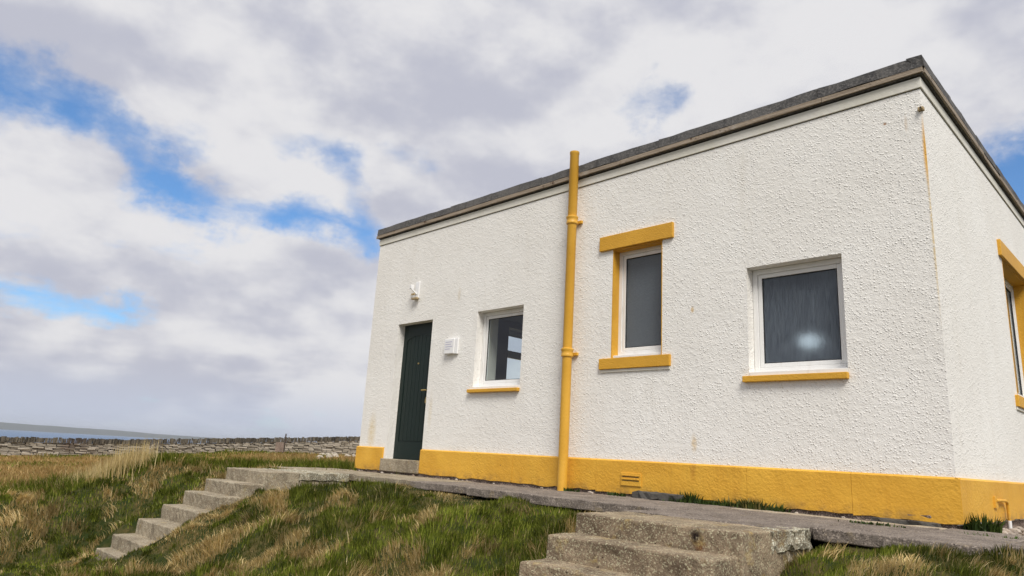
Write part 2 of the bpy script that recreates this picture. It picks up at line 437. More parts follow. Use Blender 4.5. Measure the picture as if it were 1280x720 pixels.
M = dict(
    wall=mat_roughcast(), plinth=mat_plinth(),
    yellow=mat_paint('yellow_trim_paint', (.60, .315, .028), (.67, .36, .035), 55, .006),
    pipe=mat_paint('yellow_pipe_paint', (.62, .33, .032), (.70, .385, .045), 30, .002, .42, .5, .6),
    smooth=mat_paint('cream_smooth_render', (.66, .64, .56), (.72, .70, .64), 20, .004, .75, .25),
    conc=mat_concrete('weathered_concrete', (.165, .122, .083), (.40, .31, .21), .45, .5),
    conc_r=mat_concrete('weathered_concrete_stained', (.165, .122, .083), (.40, .31, .21), .45, .5, True),
    conc_far=mat_concrete('pale_weathered_concrete', (.23, .185, .13), (.40, .335, .245), .4, .35),
    slab=mat_concrete('path_concrete', (.135, .112, .095), (.25, .212, .18), .5, .2),
    screed=mat_concrete('pale_mortar', (.36, .30, .22), (.46, .39, .29), .3, .1),
    aggr=mat_concrete('broken_concrete', (.26, .23, .17), (.40, .35, .26), .9, .5),
    upvc=mat_upvc(), felt=mat_felt(), timber=mat_timber(),
    door=mat_plain('dark_green_door', (.006, .016, .0135), .5, .28, 0, 60, .0006),
    brass=mat_plain('brass', (.62, .45, .17), .35, .5, .9),
    dark=mat_plain('dark_gap', (.02, .02, .02), .8), rustm=mat_plain('rusty_iron', (.16, .06, .025), .8, .3, 0, 40),
    glass=mat_glass('clear_glass'), obs=mat_obscured('rain_pattern_glass', True, (.62, .68, .72)), obs2=mat_obscured('frosted_glass', False, (.62, .66, .66)),
    inner=mat_plain('interior_paint', (.40, .43, .52), .8), innerw=mat_plain('interior_reveal', (.62, .60, .55), .7),
    slate=mat_plain('dark_slate', (.075, .07, .062), .8, .3, 0, 25, .01, .45),
    found=mat_concrete('foundation_rubble', (.16, .12, .095), (.30, .23, .19), .7, .1),
    grass=mat_grass('grass_blades'), ground=mat_ground(), sea=mat_sea(),
    dyke=mat_stone('dyke_stone', (.25, .22, .175), (.39, .345, .285), (.19, .15, .12)),
    cope=mat_stone('coping_stone', (.05, .044, .036), (.15, .13, .10), (.07, .055, .045)),
    boulder=mat_stone('pale_boulder', (.27, .24, .19), (.45, .40, .33), (.2, .17, .13)),
    pebble=mat_stone('rubble_pebbles', (.22, .18, .15), (.50, .44, .38), (.26, .20, .16)),
    hill=mat_plain('heath_hill', (.055, .06, .042), .95, .1, 0, 0, .01, .3),
    white=mat_plain('white_paint_metal', (.78, .78, .78), .4), tan=mat_plain('tan_bracket', (.40, .30, .16), .6),
    print=mat_plain('lavender_print', (.50, .49, .60), .6), post=mat_plain('dark_post', (.05, .035, .025), .8),
    globe_emit=mat_emit('globe_glow', (.85, .95, 1.0), 1.8),
)

# ------------------------------------------------------------------ ground shape
def vnoise(x, y, seed=0):
    x = np.asarray(x, float); y = np.asarray(y, float)
    xi = np.floor(x).astype(np.int64); yi = np.floor(y).astype(np.int64); fx = x - xi; fy = y - yi
    fx = fx * fx * (3 - 2 * fx); fy = fy * fy * (3 - 2 * fy)
    def h(a, b):
        n = (a * 374761393 + b * 668265263 + seed * 974711) & 0x7fffffff
        n = ((n ^ (n >> 13)) * 1274126177) & 0x7fffffff
        return ((n ^ (n >> 16)) & 0xffff) / 65535.0
    return (h(xi, yi) * (1 - fx) + h(xi + 1, yi) * fx) * (1 - fy) + (h(xi, yi + 1) * (1 - fx) + h(xi + 1, yi + 1) * fx) * fy

def fbm(x, y, seed=0, o=3):
    s = 0; a = .5; f = 1
    for k in range(o):
        s = s + a * vnoise(np.asarray(x) * f, np.asarray(y) * f, seed + k * 17); a *= .5; f *= 2.03
    return s / (1 - .5 ** o)

def sst(a, b, x):
    t = np.clip((x - a) / (b - a), 0, 1); return t * t * (3 - 2 * t)

NS_X = (-1.75, -.52); FS_X = (-8.2, -7.08)
NS = [(-2.645, 0.0), (-2.935, -.138), (-3.20, -.29), (-3.46, -.44), (-3.72, -.59), (-3.98, -.74)]     # near steps: nosing y, tread z
FS = [(-2.35, 0.0), (-2.62, -.158), (-2.87, -.315), (-3.12, -.484), (-3.39, -.655), (-3.645, -.832), (-3.80, -.985)]

def tussock(x, y):
    return fbm(x * 2.6, y * 2.6, 5, 2)

def height(x, y, detail=True):
    x = np.asarray(x, float); y = np.asarray(y, float)
    t = -y
    right = sst(-.9, .3, x)
    te = t - right * .95
    lf = sst(-8.35, -9.6, x)
    te = te * (1 - .28 * lf)
    z = np.interp(te, [.9, 1.3, 1.8, 2.3, 3.0, 4.0, 4.6, 5.3, 6.5], [-.085, -.12, -.185, -.31, -.56, -.88, -1.06, -1.18, -1.24])
    # by the far steps the turf follows the flight
    stepz = np.interp(t, [2.1, 2.35, 3.8, 4.4], [-.07, -.12, -1.02, -1.14])
    w = sst(-9.1, -8.5, x)
    rs = sst(-7.3, -6.9, x)
    stepz = stepz - rs * .30 * sst(2.6, 2.1, t) * sst(-5.6, -6.6, x) + .13 * rs * sst(2.6, 3.0, t)
    w = w * sst(-4.2, -6.3, x)
    z = z * (1 - w) + np.minimum(z + .12, stepz) * w
    # field beyond the plateau
    zf = np.interp(y, [-8, 1, 6.2, 12, 18, 40], [-1.12, -1.05, -.76, -.25, -.13, .05])
    fall = sst(-10.0, -15.0, x + np.clip(y, 0, 8) * .35)
    z = z * (1 - fall) + zf * fall
    # past the stone wall the land drops to the sea
    r = np.hypot(x, y)
    drop = sst(52, 260, -x) * 14 + sst(400, 900, r) * 14
    z = z - drop
    if detail:
        amp = sst(.9, 1.9, t) + sst(-9.2, -10, x) * .8
        amp = np.clip(amp, 0, 1)
        z = z + amp * ((tussock(x, y) - .5) * .26 + (fbm(x * .8, y * .8, 31, 2) - .5) * .14)
    # clear of the stairs and paving
    for (xa, xb), st in ((NS_X, NS), (FS_X, FS)):
        ins = (x > xa - .02) & (x < xb + .02) & (y > st[-1][0] - .12) & (y < -.9)
        ys = [s[0] for s in st][::-1]; zs = [s[1] for s in st][::-1]
        stz = np.interp(y, ys, zs) - .26
        z = np.where(ins, np.minimum(z, stz), z)
    near = (x > -9.15) & (x < 2.2) & (y > -1.75) & (y < 7.2)
    z = np.where(near & (y > -1.0), np.minimum(z, -.075), z)
    z = np.where((x > -.6) & near, np.minimum(z, -.085), z)
    z = z + .05 * sst(-.15, .25, x) * sst(1.66, 1.80, t) * sst(3.2, 2.4, t) - .07 * sst(.06, -.2, x) * sst(-.62, -.5, x) * sst(1.5, 1.8, t)
    return z

def axis_pts(segs):
    out = []
    for a, b, s in segs: out += list(np.arange(a, b, s))
    out.append(segs[-1][1]); return np.array(out)
gx = axis_pts([(-900, -300, 60), (-300, -60, 12), (-60, -20, 1.0), (-20, -11, .30), (-11, 2.6, .09), (2.6, 20, 1.2), (20, 120, 12), (120, 900, 65)])
gy = axis_pts([(-900, -120, 65), (-120, -20, 10), (-20, -7.4, .9), (-7.4, .2, .09), (.2, 10, .5), (10, 60, 1.5), (60, 120, 10), (120, 900, 65)])
X, Y = np.meshgrid(gx, gy); Z = height(X, Y)
nx, ny = len(gx), len(gy)
idx = np.arange(nx * ny).reshape(ny, nx)
faces = np.stack([idx[:-1, :-1], idx[:-1, 1:], idx[1:, 1:], idx[1:, :-1]], -1).reshape(-1, 4)
me = bpy.data.meshes.new('ground')
me.from_pydata(np.stack([X.ravel(), Y.ravel(), Z.ravel()], -1).tolist(), [], faces.tolist())
for p in me.polygons: p.use_smooth = True
ground = link('ground', me, M['ground']); tag(ground, 'rough turf ground of the bank and brown field', None, None, 'structure')

SEA_Z = -8.0
sea = MB().add([(-13000, -13000, SEA_Z), (13000, -13000, SEA_Z), (13000, 13000, SEA_Z), (-13000, 13000, SEA_Z)], [(0, 1, 2, 3)]).build('sea', M['sea'])
tag(sea, 'grey blue sea beyond the stone wall', None, None, 'structure')

# far headland across the water
hb = MB(); N = 120
for row, (dr, hk) in enumerate(((0, 0.0), (120, .45), (420, 1.0), (900, .8), (1600, 0.0))):
    for i in range(N + 1):
        a = math.radians(i / N * 62 - 36)                      # 0 = the left edge of the photograph's view
        bx, by = -math.cos(a + .166), math.sin(a + .166)        # from -x towards +y
        d = 5000 + dr
        prof = float(np.interp(math.degrees(a), [-36, -20, -6, 0, 5, 9, 14, 19, 26], [30, 52, 48, 40, 36, 26, 17, 9, -2]))
        prof += (vnoise(i * .35, row * 2.7, 9) - .5) * 7 + (vnoise(i * 1.3, row * 3.1, 4) - .5) * 3
        hb.v.append((1.5 + bx * d, -6.6 + by * d, SEA_Z - .6 + max(-.4, hk * (prof * .86 + 8))))
for row in range(4):
    for i in range(N):
        o = row * (N + 1) + i; hb.f.append((o, o + 1, o + N + 2, o + N + 1))
hill = hb.build('hill', M['hill'], smooth=True); tag(hill, 'low hazy headland across the water', None, None, 'structure')

# ------------------------------------------------------------------ house
L, RT, DEP, TH = -8.6, 0.0, 7.0, 0.42
HT = 3.86
house = thing('house', (-4.3, 3.5, 0), 'single storey white roughcast house with yellow plinth and flat dark roof', 'house')

def wall_mesh(mb, origin, ux, uz_h, nrm, length, openings, th, z0=0.02, z1=HT, ends=(0, 0)):
    """wall along ux from origin; openings (a0,a1,z0,z1); outer face at 0, inner face at th along -nrm"""
    o = Vector(origin); u = Vector(ux); inn = -Vector(nrm)
    aa = sorted({0.0, length} | {k for q in openings for k in q[:2]}); zz = sorted({z0, z1} | {k for q in openings for k in q[2:]})
    def P(a, z, d): return o + u * a + inn * d + Vector((0, 0, z))
    for d in (0, th):
        for i in range(len(aa) - 1):
            for j in range(len(zz) - 1):
                ca, cz = (aa[i] + aa[i + 1]) / 2, (zz[j] + zz[j + 1]) / 2
                if any(q[0] < ca < q[1] and q[2] < cz < q[3] for q in openings): continue
                a0, a1 = aa[i], aa[i + 1]
                if d == th: a0 = max(a0, ends[0]); a1 = min(a1, length - ends[1])
                mb.add([P(a0, zz[j], d), P(a1, zz[j], d), P(a1, zz[j + 1], d), P(a0, zz[j + 1], d)], [(0, 1, 2, 3)] if d == 0 else [(3, 2, 1, 0)])
    for a0, a1, b0, b1 in openings:
        for (p, q, r, s) in (((a0, b0), (a1, b0), 1, 0), ((a0, b1), (a1, b1), 0, 0), ((a0, b0), (a0, b1), 0, 0), ((a1, b0), (a1, b1), 0, 0)):
            mb.add([P(*p, 0), P(*q, 0), P(*q, th), P(*p, th)], [(0, 1, 2, 3)])

# openings on the front, in world x
DOOR = (-7.82, -6.92, .03, 2.372)
W1 = (-5.885, -4.955, 1.235, 2.385); W2 = (-3.462, -2.757, 1.555, 2.905); W3 = (-1.734, -.778, 1.262, 2.408)
W4 = (2.96, 4.42, 1.34, 2.955)      # right wall, in y
W5 = (2.90, 4.30, 1.50, 2.86)       # left end wall, in y
def sh(q, off): return (q[0] - off, q[1] - off, q[2], q[3])
wb = MB(); wall_mesh(wb, (L, 0, 0), (1, 0, 0), None, (0, -1, 0), -L, [sh(DOOR, L), sh(W1, L), sh(W2, L), sh(W3, L)], TH, ends=(TH, TH))
bmw = wb.build('front_wall', M['wall'], house)
wb = MB(); wall_mesh(wb, (0, 0, 0), (0, 1, 0), None, (1, 0, 0), DEP, [W4], TH, ends=(TH, TH)); wb.build('side_wall', M['wall'], house)
wb = MB(); wall_mesh(wb, (L, 0, 0), (0, 1, 0), None, (-1, 0, 0), DEP, [W5], TH, ends=(TH, TH)); wb.build('end_wall', M['wall'], house)
MB().box(L + .002, -.002, DEP - .3, DEP, .02, HT).build('back_wall', M['wall'], house)
# interior lining, floor, ceiling, partitions
li = MB()
li.box(L + TH + .001, -TH - .001, TH + .002, DEP - .302, .10, .14)
li.box(L + TH + .001, -TH - .001, TH + .002, DEP - .302, 2.98, 3.02)
for px in (-4.55, -2.25): li.box(px - .06, px + .06, TH + .002, DEP - .302, .141, 2.979)
li.box(L + TH + .001, -TH - .001, DEP - .36, DEP - .303, .141, 2.979)
li.box(-2.189, -TH - .002, 2.4, 2.5, .141, 2.979)
li.box(-4.489, -2.311, 2.4, 2.5, .141, 2.979)
# lining of the end wall round its window
xl = L + TH + .004
for a, b, c, d in ((TH + .003, W5[0], .141, 2.979), (W5[1], DEP - .37, .141, 2.979), (W5[0], W5[1], .141, W5[2]), (W5[0], W5[1], W5[3], 2.979)):
    li.box(xl, xl + .015, a, b, c, d)
li.build('interior_lining', M['inner'], house)

# band below the roof, roof, timber batten, felt edging
OV = .05
bd = MB(); bd.box(L - .014, .014, -.014, .10, 3.869, 3.974); bd.box(-.10, .0142, .1002, DEP + .0, 3.869, 3.974); bd.box(L - .0142, L + .10, .1002, DEP, 3.869, 3.974)
bd.build('eaves_band', M['smooth'], house, .004)
roof = MB().box(L - .035, .035, -.035, DEP + .05, 3.990, 4.12).build('roof', M['felt'], house)
rnd = random.Random(3)
x = L - .05; k = 0
while x < .04:                                            # front battens
    ln = min(rnd.uniform(1.7, 2.6), .045 - x)
    if .045 - (x + ln) < .5: ln = .045 - x
    dy = rnd.uniform(0, .008); dzz = rnd.uniform(-.004, .004)
    MB().box(x + (-.02 if k == 0 else .004), x + ln, -.050 - dy, -.0355, 3.998 + dzz, 4.050).build('batten', M['timber'], roof, .003); x += ln; k += 1
y = -.03
while y < DEP:                                           # side battens
    ln = min(rnd.uniform(.5, 1.6), DEP - y); dx = rnd.uniform(0, .010); dzz = rnd.uniform(-.008, .004)
    MB().box(.0355, 0.052 + dx, y + .006, y + ln, 3.996 + dzz, 4.050).build('batten', M['timber'], roof, .003); y += ln
def felt_strip(p0, p1, nrm, z0, z1, seed):
    r = random.Random(seed); p0 = Vector(p0); p1 = Vector(p1); n = Vector(nrm); cols = max(3, int((p1 - p0).length / .18)); b = MB(); rows = []
    for i in range(cols + 1):
        p = p0.lerp(p1, i / cols); j0 = r.uniform(-.006, .006); j1 = r.uniform(-.006, .006); o0 = r.uniform(.0, .007)
        rows.append([p + n * (.018 + o0) + Vector((0, 0, z0 + j0)), p + n * (.006 + o0) + Vector((0, 0, z1 + j1)), p - n * .12 + Vector((0, 0, z1 + .006 + j1)), p - n * .03 + Vector((0, 0, z0 + .01))])
    for q in rows: b.v += [tuple(k) for k in q]
    for i in range(cols):
        for k in range(4):
            b.f.append((i * 4 + k, i * 4 + (k + 1) % 4, i * 4 + 4 + (k + 1) % 4, i * 4 + 4 + k))
    b.f += [(0, 1, 2, 3), tuple(cols * 4 + k for k in (3, 2, 1, 0))]
    return b
x = L - .05; k = 0
while x < .05:
    ln = rnd.uniform(.85, 1.1)
    if .05 - (x + ln) < .4: ln = .05 - x
    felt_strip((x, -.036, 0), (x + ln - .004, -.036, 0), (0, -1, 0), 4.054, 4.165, k).build('felt_strip', M['felt'], roof); x += ln; k += 1
y = -.05
while y < DEP:
    ln = rnd.uniform(.85, 1.1)
    felt_strip((.036, y, 0), (.036, y + ln - .004, 0), (1, 0, 0), 4.054, 4.165, k + 50).build('felt_strip', M['felt'], roof); y += ln; k += 1

# plinth: panels with fine joints, bevelled top
def plinth_panel(a0, a1, axis, seed, z1=.392, zb=.035):
    r = random.Random(seed); b = MB(); n = max(2, int((a1 - a0) / .12)); pr = .030 + r.uniform(-.002, .002)
    prof = lambda j: [(.0, zb), (-pr, zb + j), (-pr, z1 - .016), (-.004, z1), (.0, z1)]
    for i in range(n + 1):
        a = a0 + (a1 - a0) * i / n; j = r.uniform(-.012, .012)
        for (d, z) in prof(j):
            b.v.append((a, d, z) if axis == 'x' else (-d, a, z))
    for i in range(n):
        for k in range(5):
            b.f.append((i * 5 + k, i * 5 + (k + 1) % 5, i * 5 + 5 + (k + 1) % 5, i * 5 + 5 + k))
    b.f += [tuple(range(5)), tuple(n * 5 + k for k in range(4, -1, -1))]
    return b.build('plinth_panel', M['plinth'], house)
for i, (a, c) in enumerate(((-8.628, -7.885), (-6.92, -6.13), (-6.127, -4.98), (-4.977, -3.62), (-3.617, -2.62), (-2.617, -1.77), (-1.767, -.80), (-.797, .0302))):
    plinth_panel(a, c, 'x', i)
for i, (a, c) in enumerate(((-.028, 1.9), (1.904, 4.3), (4.304, 7.0))): plinth_panel(a, c, 'y', i + 20)
for i in range(1): MB().box(L - .03, L - .0005, .0, DEP, .035, .39).build('plinth_panel', M['plinth'], house)
fd = MB()
fme = rough_block(L + .01, -.012, -.012, .35, -.25, .07, 5, .008, .09); link('foundation', fme, M['found'], house)
fme = rough_block(-.35, -.01, .36, DEP, -.25, .07, 6, .008, .09); link('foundation', fme, M['found'], house)

# windows
def window(q, name, glass, axis='x', rec=.125, sill=None, lintel=None, jamb=False, sub=.055, white_under=False):
    a0, a1, z0, z1 = q
    def B(mb, u0, u1, d0, d1, w0, w1):     # u along the wall, d into the wall
        if axis == 'x': mb.box(u0, u1, d0, d1, w0, w1)
        elif axis == 'y': mb.box(-d1, -d0, u0, u1, w0, w1)
        else: mb.box(L + d0, L + d1, u0, u1, w0, w1)
    e = .003; fb_ = MB(); fw = .055
    zb = z0 + sub
    B(fb_, a0 + e, a0 + fw, rec, rec + .07, zb, z1 - e); B(fb_, a1 - fw, a1 - e, rec, rec + .07, zb, z1 - e)
    B(fb_, a0 + fw, a1 - fw, rec, rec + .07, z1 - fw, z1 - e); B(fb_, a0 + fw, a1 - fw, rec, rec + .07, zb, zb + fw)
    w = fb_.build(name, M['upvc'], house, .004)
    sb = MB(); s = .042; i0, i1, j0, j1 = a0 + fw + .002, a1 - fw - .002, zb + fw + .002, z1 - fw - .002
    B(sb, i0, i0 + s, rec + .012, rec + .06, j0, j1); B(sb, i1 - s, i1, rec + .012, rec + .06, j0, j1)
    B(sb, i0 + s, i1 - s, rec + .012, rec + .06, j1 - s, j1); B(sb, i0 + s, i1 - s, rec + .012, rec + .06, j0, j0 + s)
    sb.build('sash', M['upvc'], w, .004)
    gk = MB(); t = .007; k0, k1, l0, l1 = i0 + s, i1 - s, j0 + s, j1 - s       # black gasket
    B(gk, k0, k0 + t, rec + .018, rec + .03, l0, l1); B(gk, k1 - t, k1, rec + .018, rec + .03, l0, l1)
    B(gk, k0 + t, k1 - t, rec + .018, rec + .03, l1 - t, l1); B(gk, k0 + t, k1 - t, rec + .018, rec + .03, l0, l0 + t)
    gk.build('gasket', M['dark'], w)
    pb = MB(); B(pb, k0 - .002, k1 + .002, rec + .031, rec + .037, l0 - .002, l1 + .002); pb.build('pane', glass, w)
    if sub:
        ub = MB(); B(ub, a0 + e, a1 - e, -.004 if not jamb else .03, rec + .07, z0 + .012, zb - .002); ub.build('sub_sill', M['upvc'], w, .004)
    if sill:
        c = MB(); B(c, *sill); c.build('sill', M['yellow'], w, .006)
    if white_under and sill:
        c = MB(); B(c, sill[0] + .008, sill[1] - .008, -.016, -.001, sill[4] - .035, sill[4] - .001); c.build('drip_band', M['smooth'], w, .003)
    if lintel:
        c = MB(); B(c, *lintel); c.build('lintel', M['yellow'], w, .006)
    if jamb:
        for u0, u1 in ((a0 - .0, a0 + .009), (a1 - .009, a1)):
            c = MB(); B(c, u0 + .0005, u1, -.003, rec - .001, z0 + .001, z1 - .001); c.build('jamb', M['yellow'], w)
        c = MB(); B(c, a0 + .0105, a1 - .0105, -.003, rec - .001, z1 - .010, z1 - .0005); c.build('head', M['yellow'], w)
    return w
window(W1, 'window', M['glass'], sill=(-5.95, -4.95, -.055, .02, 1.205, 1.252))['label'] = 'clear window right of the door, with a second window seen through it'
window(W2, 'window', M['obs2'], sill=(-3.618, -2.640, -.035, .02, 1.425, 1.555), lintel=(-3.655, -2.602, -.035, .02, 2.905, 3.09), jamb=True, sub=.04, white_under=True)['label'] = 'tall narrow frosted window with yellow lintel and surround'
window(W3, 'window', M['obs'], sill=(-1.785, -.772, -.05, .02, 1.213, 1.274))['label'] = 'square rain patterned glass window nearest the corner'
window(W4, 'window', M['glass'], axis='y', rec=.14, sill=(2.81, 4.57, -.035, .02, 1.21, 1.34), lintel=(2.79, 4.59, -.035, .02, 2.955, 3.15), jamb=True, sub=.04, white_under=True)['label'] = 'yellow framed window on the side wall'
w5 = window(W5, 'window', M['glass'], axis='l', rec=.10)
MB().box(L + .10, L + .17, W5[0] + .056, W5[1] - .056, 2.31, 2.45).build('transom', M['upvc'], w5)
# pale plastered reveal inside the clear window
for q in (W1, W2, W3):
    for u0, u1 in ((q[0] + .001, q[0] + .012), (q[1] - .012, q[1] - .001)):
        MB().box(u0, u1, .20, TH + .001, q[2] + .01, q[3] - .002).build('inner_reveal', M['innerw'], house)

# door
dw0, dw1, dz0, dz1 = DOOR[0] + .012, DOOR[1] - .004, .225, 2.368
yd = .13
door = MB().box(dw0, dw1, yd + .014, yd + .06, dz0, dz1).build('door', M['door'], house)
st = .095
MB().box(dw0, dw0 + st, yd, yd + .0135, dz0, dz1).build('stile', M['door'], door, .003)
MB().box(dw1 - st, dw1, yd, yd + .0135, dz0, dz1).build('stile', M['door'], door, .003)
MB().box(dw0 + st + .001, dw1 - st - .001, yd, yd + .0135, dz0, dz0 + .27).build('rail', M['door'], door, .003)
ar = MB(); n = 22; a0, a1 = dw0 + st + .001, dw1 - st - .001
for i in range(n + 1):
    s = i / n; xx = a0 + (a1 - a0) * s; za = 2.09 + .125 * math.sqrt(max(0, 1 - (2 * s - 1) ** 2 * .93)) - .03
    ar.v += [(xx, yd, za), (xx, yd, dz1), (xx, yd + .0135, dz1), (xx, yd + .0135, za)]
for i in range(n):
    for k in range(4): ar.f.append((i * 4 + k, i * 4 + (k + 1) % 4, i * 4 + 4 + (k + 1) % 4, i * 4 + 4 + k))
ar.f += [(0, 1, 2, 3), tuple(n * 4 + k for k in (3, 2, 1, 0))]
ar.build('arched_rail', M['door'], door)
pw = (a1 - a0 - .02) / 7
for i in range(7):
    MB().box(a0 + .010 + i * pw + .003, a0 + .010 + (i + 1) * pw - .003, yd + .006, yd + .0138, dz0 + .28, 2.215).build('plank', M['door'], door, .002)
hx = -6.985
hd = MB(); hd.box(hx - .066, hx - .036, yd - .008, yd - .0005, 1.10, 1.33); hd.cyl((hx - .051, yd - .008, 1.285), (hx - .051, yd - .05, 1.285), .010)
hd.tube([(hx - .045, yd - .05, 1.285), (hx - .10, yd - .055, 1.287), (hx - .175, yd - .05, 1.285)], .0115)
hd.build('handle', M['brass'], door, 0, 2, True)
kb = MB(); kb.cyl((hx - .051, yd - .008, 1.165), (hx - .051, yd - .022, 1.165), .012); kb.box(hx - .055, hx - .047, yd - .05, yd - .022, 1.150, 1.178); kb.box(hx - .062, hx - .042, yd - .053, yd - .049, 1.085, 1.150)
kb.build('lock', M['brass'], door)
MB().cyl((-7.36, yd - .006, 1.72), (-7.36, yd + .01, 1.72), .012).build('peephole', M['brass'], door)
MB().box(DOOR[0] + .001, DOOR[0] + .0115, .135, .20, .225, 2.371).build('door_frame', M['innerw'], house)
step = MB().box(-7.884, -6.921, -.06, .21, .03, .222).build('doorstep', M['conc_far'], house, .012)

# soil pipe
PX, PY = -4.045, -.118
soil = MB(); soil.lathe([(.060, 0), (.060, 4.30), (.064, 4.305), (.064, 4.335), (.054, 4.335), (.052, 4.20)], (PX, PY, -.002), 28)
pipe = soil.build('soil_pipe', M['pipe'], house, 0, 2, True); pipe['label'] = 'tall yellow soil pipe rising past the roof edge'
for cz in (3.37, 1.64):
    MB().lathe([(.061, -.05), (.074, -.045), (.078, -.03), (.072, -.015), (.072, .02), (.079, .03), (.079, .05), (.070, .058), (.061, .06)], (PX, PY, cz), 28).build('pipe_collar', M['pipe'], pipe, 0, 2, True)
    b = MB(); b.box(PX - .085, PX + .088, -.034, -.001, cz - .022, cz + .018); b.build('pipe_bracket', M['pipe'], pipe, .005)
# air vent in the plinth
vn = MB(); vn.box(-3.26, -2.99, -.042, -.029, .115, .255); vent = vn.build('air_vent', M['plinth'], house, .004)
for zz in (.168, .208):
    MB().box(-3.235, -3.015, -.0435, -.038, zz, zz + .007).build('slot_shade', M['dark'], vent)  # dark strip on the plate stands in for shade inside the slot
    MB().box(-3.24, -3.01, -.052, -.043, zz + .013, zz + .026).build('vent_louvre', M['plinth'], vent, .002)
# painted stub and small pipe on the side plinth, iron stub at the corner
tp = MB(); tp.tube([(.045, 1.10, .215), (.06, 1.25, .215), (.062, 1.40, .213), (.062, 1.455, .205), (.062, 1.485, .18), (.062, 1.49, .10), (.062, 1.49, .035)], .014)
tp.box(.031, .05, 1.06, 1.16, .15, .25); tp.build('waste_pipe', M['plinth'], house, 0, 2, True)
MB().cyl((.062, 1.49, .036), (.062, 1.49, -.06), .016).build('pipe_end', M['white'], house)
ir = MB(); ir.box(-.03, .018, -.022, .02, 3.635, 3.672); ir.cyl((.0, -.022, 3.652), (.0, -.045, 3.652), .013); ir.build('iron_stub', M['tan'], house, .004)
MB().cyl((.0, -.0455, 3.652), (.0, -.047, 3.652), .008).build('bore_shade', M['dark'], house)  # dark disc on the stub end, coloured as the shade of its hollow

# lamp with a glowing surface, giving the bright spot behind the patterned glass
lm = MB(); lm.lathe([(.02, .075), (.065, .065), (.105, .025), (.11, -.015), (.075, -.06), (.02, -.07)], (-1.472, .90, 1.75), 20)
globe = lm.build('glow_globe', M['globe_emit'], None, 0, 2, True); tag(globe, 'white rounded lamp glowing behind the patterned window', 'globe')

# ------------------------------------------------------------------ fittings on the wall
wl = thing('wall_light', (-7.37, 0, 2.86), 'small white outdoor wall light on a tan bracket above the green door', 'wall light')
MB().box(-7.415, -7.315, -.028, -.002, 2.76, 3.03).build('back_plate', M['white'], wl, .006)
MB().box(-7.44, -7.30, -.075, -.0285, 2.735, 2.765).build('bracket', M['tan'], wl, .004)
MB().box(-7.42, -7.34, -.10, -.076, 2.80, 2.83).build('lower_bracket', M['tan'], wl, .004)
hdm = MB(); c = Vector((-7.425, -.085, 2.94)); hdm.hexa([c + Vector(v) * .62 for v in ((-.05, -.05, -.05), (.04, -.06, -.06), (-.05, .04, -.05), (.04, .04, -.06), (-.05, -.05, .06), (.04, -.06, .06), (-.05, .04, .06), (.04, .04, .06))])
hdm.build('lamp_head', M['white'], wl, .01)
MB().cyl((-7.40, -.11, 2.90), (-7.37, -.028, 2.83), .014).build('arm', M['white'], wl)
nb = thing('notice_box', (-6.37, 0, 1.9), 'flat white plastic box with faint print on wall beside the door', 'wall box')
MB().box(-6.515, -6.245, -.035, -.002, 1.785, 2.02).build('backing', M['white'], nb, .006)
cv = MB().box(-6.52, -6.30, -.060, -.038, 1.79, 2.015).build('cover', M['white'], nb, .008)
for i, (u0, u1) in enumerate(((-6.49, -6.34), (-6.49, -6.36), (-6.49, -6.33), (-6.49, -6.38))):
    MB().box(u0, u1, -.0615, -.0602, 1.96 - i * .035, 1.972 - i * .035).build('print_line', M['print'], cv)

# ------------------------------------------------------------------ path of slabs
path = thing('path', (-4, -.7, 0), 'worn concrete path along the foot of the house', None, None, 'structure')
SL = [(-9.10, -8.42, -1.30, -.10), (-8.405, -7.38, -1.28, -.09), (-7.37, -6.95, -1.08, -.08), (-6.935, -5.62, -1.10, -.07), (-5.605, -4.42, -1.18, -.09), (-4.405, -3.38, -1.30, -.08), (-3.365, -1.82, -1.40, -.10), (-1.805, -.54, -2.0, -.30),
      (-.525, -.07, -1.60, -.30), (-.055, .53, -1.68, -.06), (.545, 1.6, -1.45, -.2), (-1.81, -.06, -.292, -.11)]
for i, (a, b, c, d) in enumerate(SL):
    r = random.Random(i); t = r.uniform(-.004, .004)
    mt = M['screed'] if i == len(SL) - 1 else (M['conc_far'] if i < 4 else M['slab'])
    me = rough_block(a, b, c, d, -.085, .0 + t, i, .0035, .10)
    link('paving_slab', me, mt, path, .008)

# ------------------------------------------------------------------ two flights of steps
def flight(name, xr, steps, mats, label, landing_back, first_extra, seed):
    xa, xb = xr
    root = thing(name, ((xa + xb) / 2, steps[0][0], 0), label, 'steps', None)
    for i, (yy, zz) in enumerate(steps):
        yb = landing_back if i == 0 else steps[i - 1][0] + .10
        zt = zz - (.0035 if i == 0 else 0)
        drop = .30 if i == 0 else .36
        r = random.Random(seed + i)
        me = rough_block(xa + r.uniform(-.015, .015), xb + r.uniform(-.02, .02), yy, yb, zt - drop, zt, seed + i, .0032, .055)
        link('landing' if i == 0 else 'step', me, mats[0] if i == 0 else mats[1], root, .012)
    return root
nf = flight('concrete_steps', NS_X, NS, (M['conc_r'], M['conc']), 'nearer flight of weathered concrete steps with a rust stain on the top riser', -2.02, None, 40)
for k, (a, b, z0, z1, mt, nm) in enumerate(((-2.26, -1.66, -.135, -.006, 'aggr', 'kerb_block'), (-2.3, -1.62, -.34, -.137, 'screed', 'footing'))):
    me = rough_block(-.66, -.502 - k * .03, a, b, z0, z1, 70 + k, .009, .04); link(nm, me, M[mt], nf, .006)
ff = flight('concrete_steps', FS_X, FS, (M['conc_far'], M['conc_far']), 'farther flight of concrete steps leading up towards the green door', -1.86, None, 80)
